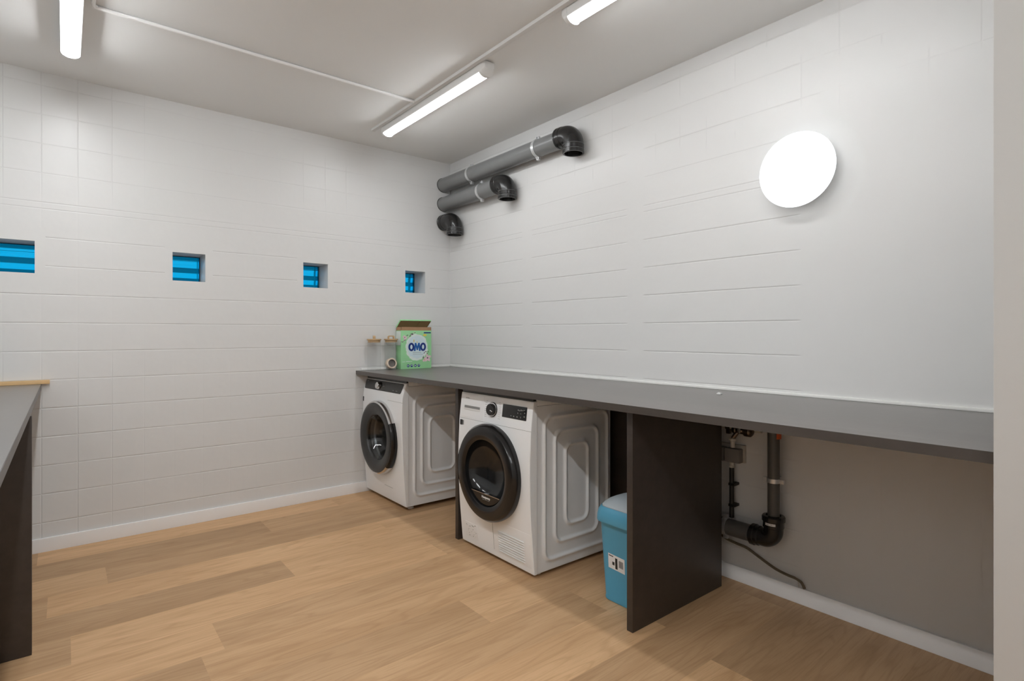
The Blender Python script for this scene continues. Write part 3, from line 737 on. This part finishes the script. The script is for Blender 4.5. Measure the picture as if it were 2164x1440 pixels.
# ------------------------------------------------------------------ drain, tap, socket, cable under the right worktop
def drain():
    x = -0.062; zc = 0.258; yc = -2.643; r = 0.0365
    t = thing('drain_pipe', 'dark grey drain pipe with black elbow under the right worktop', 'drain pipe', (x, yc, zc-0.05))
    bm = bmesh.new(); lathe(bm, [(0, r), (0.80, r)], (x, yc+.10, zc), (0, 1, 0), 40, True, True); obj('horizontal_pipe', bm, M['pipe_dark'], t)
    bm = bmesh.new(); lathe(bm, [(0, .0242), (ZU-.345-.001, .0242)], (x, yc, .345), (0, 0, 1), 32, True, True); obj('vertical_pipe', bm, M['pipe_dark'], t)
    # elbow: socket on the left, bend up to the socket on top
    N = []; R = .042; D0 = (0, -1, 0)
    yA = yc+R+.052
    N += [((x, yA, zc), .040, D0), ((x, yA-.001, zc), .0455, D0), ((x, yA-.016, zc), .0455, D0), ((x, yA-.020, zc), .042, D0), ((x, yA-.034, zc), .042, D0), ((x, yA-.038, zc), .0385, D0)]
    for k in range(13):
        a = PI/2*k/12; N.append(((x, yc+R-R*math.sin(a), zc+R-R*math.cos(a)), .0385, (0, -math.cos(a), math.sin(a))))
    U = (0, 0, 1); z1 = zc+R
    N += [((x, yc, z1+.01), .0385, U), ((x, yc, z1+.013), .042, U), ((x, yc, .338), .042, U), ((x, yc, .341), .0465, U), ((x, yc, .357), .0465, U), ((x, yc, .362), .043, U), ((x, yc, .364), .030, U), ((x, yc, .350), .0245, U)]
    bm = bmesh.new(); sweep(bm, N, 40); e = obj('elbow', bm, M['pipe_black'], t)
    bm = bmesh.new(); A0 = math.radians(200)
    # white marking label wrapped on the elbow collar, facing the room
    lathe(bm, [(0, .0424), (0.009, .0424)], (x, yc, .325), (0, 0, 1), 12, a0=0, a1=0.001) if False else None
    V0 = []
    for k in range(9):
        a = PI+0.62-k*1.0/8
        V0.append([bm.verts.new((x+.0427*math.cos(a), yc+.0427*math.sin(a), z)) for z in (.3265, .3365)])
    for k in range(8): bm.faces.new((V0[k][0], V0[k+1][0], V0[k+1][1], V0[k][1]))
    lb = obj('pipe_label', bm, M['label'], e)
    bm = bmesh.new()
    for k in range(7):
        a = PI+0.55-k*.13; d = .03+.02*(k % 3)
        q = [bm.verts.new((x+.0430*math.cos(b2), yc+.0430*math.sin(b2), z)) for b2, z in ((a, .329), (a-d, .329), (a-d, .334), (a, .334))]
        bm.faces.new(q)
    obj('label_print', bm, M['ink_grey'], lb, smooth=0)
    bm = bmesh.new(); lathe(bm, [(-.009, .0247), (-.009, .0275), (.009, .0275), (.009, .0247)], (x, yc, .512), (0, 0, 1), 32)
    for s in (1, -1): box(bm, x-.006, x+.006, yc+s*.027 if s > 0 else yc-.046, yc+.046 if s > 0 else yc-.027, .503, .521, bev=.002)
    box(bm, x+.027, -0.0005, yc-.006, yc+.006, .506, .518)
    obj('pipe_clamp', bm, M['zinc'], t)
    # clamp of the horizontal pipe, half hidden by the support board
    yk = -2.425
    bm = bmesh.new(); lathe(bm, [(-.012, r+.0004), (-.012, r+.0035), (.012, r+.0035), (.012, r+.0004)], (x, yk, zc), (0, 1, 0), 40)
    for s in (1, -1): box(bm, x-.008, x+.008, yk-.011, yk+.011, zc+r+.001 if s > 0 else zc-r-.019, zc+r+.019 if s > 0 else zc-r-.001, bev=.002)
    obj('pipe_clamp', bm, M['zinc'], t)
    bm = bmesh.new(); lathe(bm, [(0, .0246), (0, .0305), (.095, .0305), (.095, .0246)], (x, yc, .692), (0, 0, 1), 14, a0=math.radians(-135), a1=math.radians(-48))
    obj('orange_coupling', bm, M['orange'], t)
drain()
def tap():
    t = thing('water_tap', 'dark metal water tap with white hose nut above the socket', 'tap', (0, -2.47, 0.68))
    bm = bmesh.new(); lathe(bm, [(0, .013), (.62, .013)], (-0.030, -2.575, 0.712), (0, 1, 0), 16, True, True); obj('supply_pipe', bm, M['cream_plastic'], t)
    bm = bmesh.new(); lathe(bm, [(-.010, .014), (-.010, .018), (.010, .018), (.010, .014)], (-0.030, -2.420, 0.712), (0, 1, 0), 20)
    box(bm, -.038, -.022, -2.430, -2.410, .676, .696, bev=.003); obj('pipe_clip', bm, M['bronze'], t)
    bm = bmesh.new(); lathe(bm, [(0, .014), (.010, .019), (.018, .019), (.022, .015), (.060, .015), (.064, .023), (.088, .023), (.095, .017), (.104, .0)], (-0.045, -2.450, 0.700), (-.12, -1, .03), 24, True)
    obj('tap_body', bm, M['bronze'], t)
    bm = bmesh.new(); hose(bm, [(-0.045, -2.478, 0.700), (-0.055, -2.470, 0.685), (-0.060, -2.457, 0.664)], .0095, 16); obj('spout', bm, M['bronze'], t)
    bm = bmesh.new(); box(bm, -.074, -.060, -2.500, -2.484, .692, .722, bev=.004); obj('tap_handle', bm, M['chrome'], t)
    bm = bmesh.new(); lathe(bm, [(0, .013), (.002, .0155), (.011, .0155), (.014, .0105), (.034, .0095), (.042, .0095)], (-0.060, -2.456, 0.664), (0, 0, -1), 20, True, True); obj('hose_nut', bm, M['cream_plastic'], t)
tap()
def socket():
    t = thing('wall_socket', 'grey surface-mounted wall socket beside the drain pipe', 'socket', (0, -2.44, 0.58))
    obj('back_plate', B(-0.016, -0.0005, -2.490, -2.33, 0.548, 0.628, bev=.002), M['cream_plastic'], t)
    obj('cover', B(-0.052, -0.016, -2.482, -2.410, 0.550, 0.613, bev=.005), M['grey_plastic'], t)
    obj('cover', B(-0.052, -0.016, -2.406, -2.334, 0.550, 0.613, bev=.005), M['grey_plastic'], t)
    bm = bmesh.new(); lathe(bm, [(0, .010), (.014, .010), (.016, .012), (.026, .012)], (-0.034, -2.437, 0.550), (0, 0, -1), 18, True, True); obj('cable_gland', bm, M['cream_plastic'], t)
socket()
def conduit():
    t = thing('wall_conduit', 'thin black vertical conduit clipped to the wall below the socket', 'conduit', (-0.03, -2.437, 0.295))
    bm = bmesh.new(); lathe(bm, [(0, .0105), (.229, .0105)], (-0.034, -2.437, 0.2955), (0, 0, 1), 18, True, True); obj('tube', bm, M['black_rubber'], t)
    for z in (.352, .448): obj('clip', B(-.046, -.0005, -2.456, -2.4265, z-.006, z+.006, bev=.003), M['black_rubber'], t)
conduit()
bm = bmesh.new(); hose(bm, [(-.02, -2.30, .235), (-.022, -2.36, .205), (-.02, -2.405, .184), (-.018, -2.45, .176), (-.018, -2.50, .170), (-.018, -2.545, .152), (-.018, -2.59, .133), (-.018, -2.635, .117), (-.018, -2.68, .109), (-.018, -2.715, .106), (-.018, -2.738, .097), (-.018, -2.752, .0745)], .0058, 14)
ck = thing('wall_cable', 'brown grey cable drooping along the wall to the baseboard', 'cable', (-0.018, -2.6, 0.0725))
obj('sheath', bm, M['cable'], ck)
bm = bmesh.new(); hose(bm, [(-.0165, -2.712, .106), (-.0165, -2.722, .100), (-.0165, -2.727, .086), (-.0165, -2.729, .0735)], .0026, 10); hose(bm, [(-.017, -2.716, .112), (-.017, -2.735, .104), (-.017, -2.745, .09), (-.0165, -2.741, .0735)], .0024, 10)
obj('wire_end', bm, M['cream_plastic'], ck)

# ------------------------------------------------------------------ blue swing bin
def bin_():
    cx, cy = -0.522, -2.270
    t = thing('waste_bin', 'blue plastic swing-top waste bin with pale grey flap', 'bin', (cx, cy, 0))
    def loop(z, hx, hy, r, dz=None): return [(cx+p[0], cy+p[1], z+(dz(p) if dz else 0)) for p in rrect(hx, hy, r, 8)]
    bm = bmesh.new(); loft(bm, [loop(.0008, .084, .100, .03), loop(.004, .087, .103, .032), loop(.012, .0875, .1035, .032), loop(.016, .086, .102, .032), loop(.343, .1012, .1205, .036), loop(.347, .103, .122, .037)])
    obj('bin_body', bm, M['blue'], t)
    prof = [(.337, .1178, .1338), (.342, .1190, .1350), (.364, .1180, .1340), (.382, .1145, .1305), (.398, .1075, .1240)]
    bm = bmesh.new()
    loft(bm, [loop(.337, .105, .124, .038)]+[loop(z, a, c, .052) for z, a, c in prof]+[loop(.4005, .1045, .1210, .052), loop(.396, .1035, .1200, .051)], True, True)
    lid = obj('bin_lid', bm, M['blue'], t)
    bm = bmesh.new()
    loft(bm, [loop(.3965, .1030, .1195, .051), loop(.4030, .1025, .1190, .051), loop(.4130, .0945, .1115, .050), loop(.4245, .0810, .0985, .048), loop(.4345, .0640, .0800, .043), loop(.4420, .0420, .0560, .030), loop(.4455, .0180, .0280, .014)])
    obj('swing_flap', bm, M['pale_grey'], lid)
    # paper label low on the front
    lx = lambda z: cx-(.086+(z-.016)/.316*.015)-.0009
    y0, y1, z0, z1 = -2.294, -2.206, .146, .208
    tilt = lambda y, z: z+(y-y1)*.06
    def quad(bm, ya, yb, za, zb, off):
        bm.faces.new([bm.verts.new((lx(tilt(y, z))-off, y, tilt(y, z))) for y, z in ((ya, za), (yb, za), (yb, zb), (ya, zb))])
    bm = bmesh.new(); quad(bm, y0, y1, z0, z1, 0); lb = obj('paper_label', bm, M['label'], t, smooth=0)
    bm = bmesh.new()
    quad(bm, y0+.038, y0+.050, z0+.006, z1-.010, .0004); quad(bm, y0+.054, y0+.066, z0+.018, z0+.032, .0004); quad(bm, y0+.060, y0+.084, z1-.010, z1-.006, .0004)
    for k in range(9): quad(bm, y0+.008+k*.0026, y0+.008+k*.0026+(.0015 if k % 3 else .0008), z0+.018, z1-.014, .0004)
    obj('label_print', bm, M['ink'], lb, smooth=0)
bin_()

# ------------------------------------------------------------------ washing powder carton, jars
def carton():
    x0, x1, y0, y1, zb, zt = -0.486, -0.229, -0.092, -0.014, ZC+.0005, 1.186
    cx = (x0+x1)/2
    t = thing('detergent_carton', 'open green washing powder carton standing on the worktop corner', 'detergent box', (cx, (y0+y1)/2, zb))
    obj('carton_body', B(x0, x1, y0, y1, zb, 1.160, bev=.0015), M['green'], t)
    obj('side_print', B(x0-.0006, x0+.001, y0+.006, y1-.002, 1.05, 1.155), M['pale_print'], t, smooth=0)
    bm = bmesh.new()
    for (a, b2, c, d) in ((x0+.001, x1-.001, y0+.001, y0+.003), (x0+.001, x1-.001, y1-.003, y1-.001), (x0+.001, x0+.003, y0+.001, y1-.001), (x1-.003, x1-.001, y0+.001, y1-.001)): box(bm, a, b2, c, d, 1.158, zt)
    obj('inner_rim', bm, M['card'], t, smooth=0)
    # raised lid hinged on the back edge
    Wd = x1-x0; D = 0.086; hinge = Matrix.Translation((cx, y1, zt)) @ Matrix.Rotation(math.radians(-38), 4, 'X')
    tb = bmesh.new(); box(tb, -Wd/2-.001, Wd/2+.001, -D, 0, .0, .0015); box(tb, -Wd/2-.001, Wd/2+.001, -D-.0015, -D, -.009, .0015)
    box(tb, -Wd/2-.0015, -Wd/2, -D, 0, -.009, .0015); box(tb, Wd/2, Wd/2+.0015, -D, 0, -.009, .0015)
    bm = bmesh.new(); merge(bm, tb, hinge); ld = obj('carton_lid', bm, M['green'], t, smooth=0)
    tb = bmesh.new(); box(tb, -Wd/2, Wd/2, -D, 0, -.0015, -.0002); box(tb, -Wd/2, Wd/2, -D, -D+.0008, -.0087, 0); box(tb, Wd/2-.0008, Wd/2, -D, 0, -.0087, 0); box(tb, -Wd/2, -Wd/2+.0008, -D, 0, -.0087, 0)
    box(tb, Wd*.16, Wd*.19, -D, 0, -.005, -.001)
    bm = bmesh.new(); merge(bm, tb, hinge); obj('lid_lining', bm, M['card'], ld, smooth=0)
    yf = y0-.0004
    def blob(cx_, cz_, rx, rz, n=28, jag=0.0, seed=1, y=yf, rot=0.0):
        bm = bmesh.new(); rg = random.Random(seed); vs = []
        for k in range(n):
            a = 2*PI*k/n; q = 1+jag*rg.uniform(-1, 1); px, pz = rx*q*math.cos(a), rz*q*math.sin(a)
            vs.append(bm.verts.new((cx_+px*math.cos(rot)-pz*math.sin(rot), y, cz_+px*math.sin(rot)+pz*math.cos(rot))))
        bm.faces.new(vs); return bm
    def flower(cx_, cz_, r, petal, heart, seed, y):
        rg = random.Random(seed); bm = bmesh.new()
        for k in range(5):
            a = 2*PI*k/5+rg.random(); tb = blob(cx_+r*.62*math.cos(a), cz_+r*.62*math.sin(a), r*.52, r*.36, 14, .12, seed+k, y-.00003*k, a); merge(bm, tb)
        f = obj('flower_print', bm, petal, t, smooth=0)
        obj('flower_heart', blob(cx_, cz_, r*.24, r*.24, 10, .1, seed, y-.0004), heart, f, smooth=0)
    obj('splash_print', blob(cx+.003, 1.034, .094, .100, 56, .045, 4), M['pale_print'], t, smooth=0)
    obj('splash_print', blob(cx+.003, 1.036, .080, .086, 56, .05, 9, yf-.0003), M['pale_blue'], t, smooth=0)
    rg = random.Random(21)
    for k in range(15):     # sprig of leaves and buds in the upper left corner
        u = k/14; xx = x0+.014+.10*u+rg.uniform(-.006, .006); zz = 1.072+.070*math.sin(u*1.6)+rg.uniform(-.012, .010)
        obj('leaf_print', blob(xx, zz, rg.uniform(.005, .010), rg.uniform(.0018, .0036), 10, .15, 40+k, yf-.0005-.00002*k, rg.uniform(-.6, 1.2)), (M['plum'], M['pink'], M['sage'])[k % 3], t, smooth=0)
    flower(x0+.030, 1.108, .016, M['pink'], M['plum'], 60, yf-.0009)
    flower(x1-.034, .952, .027, M['pink'], M['plum'], 61, yf-.0009)
    flower(x1-.060, .938, .016, M['pink'], M['yellow'], 62, yf-.0014)
    for k in range(7):
        obj('leaf_print', blob(x1-.014-.060*rg.random(), .925+.085*rg.random(), rg.uniform(.006, .011), .003, 10, .15, 80+k, yf-.0006-.00002*k, rg.uniform(-1.2, 1.2)), (M['plum'], M['sage'])[k % 2], t, smooth=0)
    # wordmark: two heavy ovals and a splayed M
    zc, lw = 1.037, .0
    def oval(xc):
        bm = bmesh.new(); n = 40
        L = [[(xc+rx*math.cos(2*PI*k/n), y, zc+rz*math.sin(2*PI*k/n)) for k in range(n)] for rx, rz, y in ((.0250, .0315, yf+.0002), (.0250, .0315, yf-.0012), (.0098, .0170, yf-.0012), (.0098, .0170, yf+.0002))]
        loft(bm, L, False, False); return bm
    for dx in (-.0495, .0495): obj('logo', oval(cx+.006+dx), M['navy'], t, smooth=0)
    P = [(-.0290, -.0305), (-.0205, .0305), (-.0085, .0305), (0, .0040), (.0085, .0305), (.0205, .0305), (.0290, -.0305), (.0150, -.0305), (.0125, .0015), (.0045, -.0240), (-.0045, -.0240), (-.0125, .0015), (-.0150, -.0305)]
    bm = bmesh.new(); loft(bm, [[(cx+.006+p[0], y, zc+p[1]) for p in P] for y in (yf+.0002, yf-.0014)]); obj('logo', bm, M['blue_print'], t, smooth=0)
    for k, dx in enumerate((-.022, .004)): obj('logo_drop', blob(cx+dx, 1.083-.010*k, .0035, .011 if k == 0 else .006, 14, 0, 1, yf-.0010), M['yellow'], t, smooth=0)
    # corner badge and small print
    bm = bmesh.new(); box(bm, x1-.066, x1-.006, yf-.0008, yf, 1.139, 1.148); obj('badge_print', bm, M['navy'], t, smooth=0)
    obj('badge_print', blob(x1-.058, 1.126, .015, .008, 12, .25, 77, yf-.0006), M['yellow'], t, smooth=0)
    bm = bmesh.new(); box(bm, cx-.030, cx+.040, yf-.0008, yf, .992, .9945); box(bm, cx-.03, cx+.055, yf-.0008, yf, .980, .9816); obj('small_print', bm, M['ink_grey'], t, smooth=0)
    bm = bmesh.new(); box(bm, x0+.010, x0+.034, yf-.0008, yf, .926, .929); box(bm, x0+.042, x0+.092, yf-.0008, yf, .927, .931); obj('small_print', bm, M['pale_print'], t, smooth=0)
    for k in range(4):
        xx = cx-.070+k*.030
        obj('icon_print', blob(xx, .897, .0105, .0105, 20, 0, 1, yf-.0004), M['navy'], t, smooth=0)
        obj('icon_print', blob(xx+(.001 if k % 2 else -.002), .897+(.002 if k % 2 else 0), .0055, .0045, 6, .3, k, yf-.0008), M['pale_print'], t, smooth=0)
carton()

def jar(x, y, label):
    z = ZC+.0006
    t = thing('glass_jar', label, 'jar', (x, y, z), 'glass jars on the worktop')
    bm = bmesh.new(); lathe(bm, [(0, 0), (0, .044), (.003, .0475), (.198, .0475), (.210, .046), (.214, .0465), (.214, .0445), (.198, .0455), (.005, .0455), (.004, 0)], (x, y, z), (0, 0, 1), 48)
    obj('jar_body', bm, M['jar_glass'], t)
    bm = bmesh.new(); lathe(bm, [(.200, 0), (.200, .0435), (.2145, .0437), (.215, .0490), (.217, .0505), (.2235, .0505), (.225, .049), (.225, 0)], (x, y, z), (0, 0, 1), 48)
    lid = obj('jar_lid', bm, M['wood_lid'], t)
    return t, lid, z
def jar_handle(x, y, z, ang, lid):
    tb = bmesh.new(); n = 14; out = []
    P = [(-.024, 0)]+[(-.024+.010*(1-math.cos(PI/2*k/4)), .014+.010*math.sin(PI/2*k/4)) for k in range(5)]+[(.024-.010*(1-math.cos(PI/2*k/4)), .014+.010*math.sin(PI/2*k/4)) for k in range(4, -1, -1)]+[(.024, 0)]
    Q = [(-.015, 0)]+[(-.015+.006*(1-math.cos(PI/2*k/4)), .010+.006*math.sin(PI/2*k/4)) for k in range(5)]+[(.015-.006*(1-math.cos(PI/2*k/4)), .010+.006*math.sin(PI/2*k/4)) for k in range(4, -1, -1)]+[(.015, 0)]
    R = [[tb.verts.new((p[0], yy, p[1])) for p in L] for yy in (-.009, .009) for L in (P, Q)]
    m = len(P)
    for k in range(m-1):
        tb.faces.new((R[0][k], R[0][k+1], R[1][k+1], R[1][k])); tb.faces.new((R[2][k], R[3][k], R[3][k+1], R[2][k+1]))
        tb.faces.new((R[0][k], R[2][k], R[2][k+1], R[0][k+1])); tb.faces.new((R[1][k], R[1][k+1], R[3][k+1], R[3][k]))
    for k in (0, m-1): tb.faces.new((R[0][k], R[1][k], R[3][k], R[2][k]))
    bm = bmesh.new(); merge(bm, tb, Matrix.Translation((x, y, z+.2248)) @ Matrix.Rotation(ang, 4, 'Z'))
    obj('lid_handle', bm, M['wood_lid'], lid)
JA, JB = (-0.686, -0.066), (-0.553, -0.066)
ta, la, zj = jar(*JA, 'tall clear glass jar with wooden lid, farther left from the carton'); jar_handle(*JA, zj, math.radians(68), la)
tb_, lb_, zj = jar(*JB, 'clear glass jar with wooden lid standing right beside the green carton'); jar_handle(*JB, zj, math.radians(-12), lb_)
ct = thing('measuring_cup', 'small beige cup lying on its side at the bottom of a jar', 'cup', (JB[0], JB[1], zj+.0045))
bm = bmesh.new(); A = Vector((-.10, -1, .16)).normalized(); O = Vector((JB[0], JB[1], zj+.0445))-A*.019
lathe(bm, [(0, 0), (0, .034), (.004, .038), (.034, .0385), (.038, .037), (.039, .028), (.035, .0275)], O, A, 40); obj('cup_wall', bm, M['beige'], ct)
bm = bmesh.new(); lathe(bm, [(.035, .0277), (.020, .025), (.019, 0)], O, A, 40); obj('cup_inside', bm, M['cup_in'], ct)

# ------------------------------------------------------------------ lamps and ceiling wiring
def batten_lamp(x, ya, yb, label, em='tube'):
    """surface-mounted linear luminaire under the ceiling, ya the far end"""
    t = thing('tube_light', label, 'ceiling light', (x, (ya+yb)/2, H), 'linear tube lights on the ceiling')
    L = ya-yb
    obj('housing', B(x-.0375, x+.0375, yb+.02, ya-.02, 2.4475, H-.0005, bev=.004), M['white_plastic'], t)
    # half-round diffuser
    bm = bmesh.new(); n = 14
    P = [(x+.0315*math.cos(PI+PI*k/n), 2.4545+.0245*math.sin(PI+PI*k/n)) for k in range(n+1)]
    P = P+[(x+.0315, 2.458), (x-.0315, 2.458)]
    loft(bm, [[(p[0], ya-.040, p[1]) for p in P], [(p[0], yb+.040, p[1]) for p in P]])
    obj('diffuser', bm, M[em], t)
    for (a, b2) in ((ya-.040, ya), (yb+.040, yb)):
        bm = bmesh.new(); Q = [(x+(p[0]-x)*1.22, 2.4545+(p[1]-2.4545)*1.08) for p in P[:n+1]]+[(x+.0384, 2.494), (x-.0384, 2.494)]
        s = .75
        loft(bm, [[(p[0], a, p[1]) for p in Q], [(p[0], a+(b2-a)*.5, p[1]) for p in Q], [(x+(p[0]-x)*s, b2, 2.494+(p[1]-2.494)*.55) for p in Q]])
        obj('end_cap', bm, M['white_plastic'], t)
    return t
batten_lamp(-0.765, -0.405, -1.560, 'lit linear tube light above the two white machines')
batten_lamp(-0.765, -2.105, -3.260, 'lit tube light at the top edge nearest the right wall, cut off by the frame')
batten_lamp(-2.392, -0.425, -1.580, 'lit tube light at the top left corner of the photo', 'tube_mid')
batten_lamp(-2.392, -2.125, -3.280, 'lit tube light on the ceiling above the left worktop, out of view', 'tube_strong')
batten_lamp(-2.392, -3.825, -4.980, 'added tube light on the ceiling behind the viewpoint, out of view', 'tube_strong')  # unseen tube added to lift the floor, low walls and machine sides
# cable duct along the right row, thin conduit across
tag(obj('cable_duct', B(-0.830, -0.806, YF+.01, -0.33, H-.017, H-.0005, bev=.002), M['paint'], loc=(-0.80, -2, H-.017)),
    'white cable duct on the ceiling running along the right tube lights', 'cable duct')
cd = thing('ceiling_conduit', 'thin white conduit crossing the ceiling between the tube lights', 'conduit', (-1.55, -0.91, H))
bm = bmesh.new(); hose(bm, [(-2.322, -0.985, H-.010), (-2.322, -0.935, H-.010), (-2.312, -0.915, H-.010), (-2.29, -0.912, H-.010), (-1.9, -0.911, H-.010), (-1.4, -0.910, H-.010), (-0.831, -0.910, H-.010)], .008, 12, 4)
obj('tube', bm, M['trim'], cd)

def disc_lamp():
    yc, zc = -2.733, 1.818
    t = thing('wall_lamp', 'round glowing white lamp on the right wall', 'wall lamp', (0, yc, zc))
    bm = bmesh.new(); lathe(bm, [(0.0005, .105), (.028, .105), (.030, .100)], (0, yc, zc), (-1, 0, 0), 64, True, True); obj('lamp_base', bm, M['white_plastic'], t)
    bm = bmesh.new(); lathe(bm, [(.030, .09), (.030, .128), (.034, .138), (.046, .143)], (0, yc, zc), (-1, 0, 0), 96); obj('lamp_rim', bm, M['white_plastic'], t)
    bm = bmesh.new(); lathe(bm, [(.0465, .1435), (.050, .1525), (.0545, .1545), (.0610, .1520), (.0650, .140), (.067, .11), (.068, .06), (.0685, 0)], (0, yc, zc), (-1, 0, 0), 96); obj('diffuser', bm, M['disc'], t)
disc_lamp()

# ------------------------------------------------------------------ daylight outside
w = bpy.data.worlds.new('daylight'); S.world = w; w.use_nodes = True
nt = w.node_tree; nt.nodes.clear(); b = NB(nt)
out = b.n('ShaderNodeOutputWorld'); bg = b.n('ShaderNodeBackground'); b.link(bg.outputs[0], out.inputs[0])
tc = b.n('ShaderNodeTexCoord'); sx = b.n('ShaderNodeSeparateXYZ'); b.link(tc.outputs['Generated'], sx.inputs[0])
b.link(b.mix(b.step(sx.outputs[2], 0.02, 0.16), (0.20, 0.25, 0.27, 1), (0.85, 0.95, 1.0, 1)), bg.inputs[0]); bg.inputs[1].default_value = 0.95

# ------------------------------------------------------------------ camera (two-point perspective: level camera with vertical shift)
cam = bpy.data.cameras.new('camera'); co = bpy.data.objects.new('camera', cam); COL.objects.link(co); S.camera = co
cam.sensor_width = 36; cam.sensor_fit = 'HORIZONTAL'
cam.lens = 1169.94*36/2164; cam.shift_y = -(720-704.854)/2164
cam.clip_start = 0.02
co.location = (-2.41323, -3.77852, 1.13883); co.rotation_euler = (PI/2, 0, -math.radians(38.93447))
S.view_settings.view_transform = 'Standard'; S.view_settings.look = 'None'
S.view_settings.gamma = 1; S.view_settings.use_curve_mapping = False
S.view_settings.exposure = 0.30
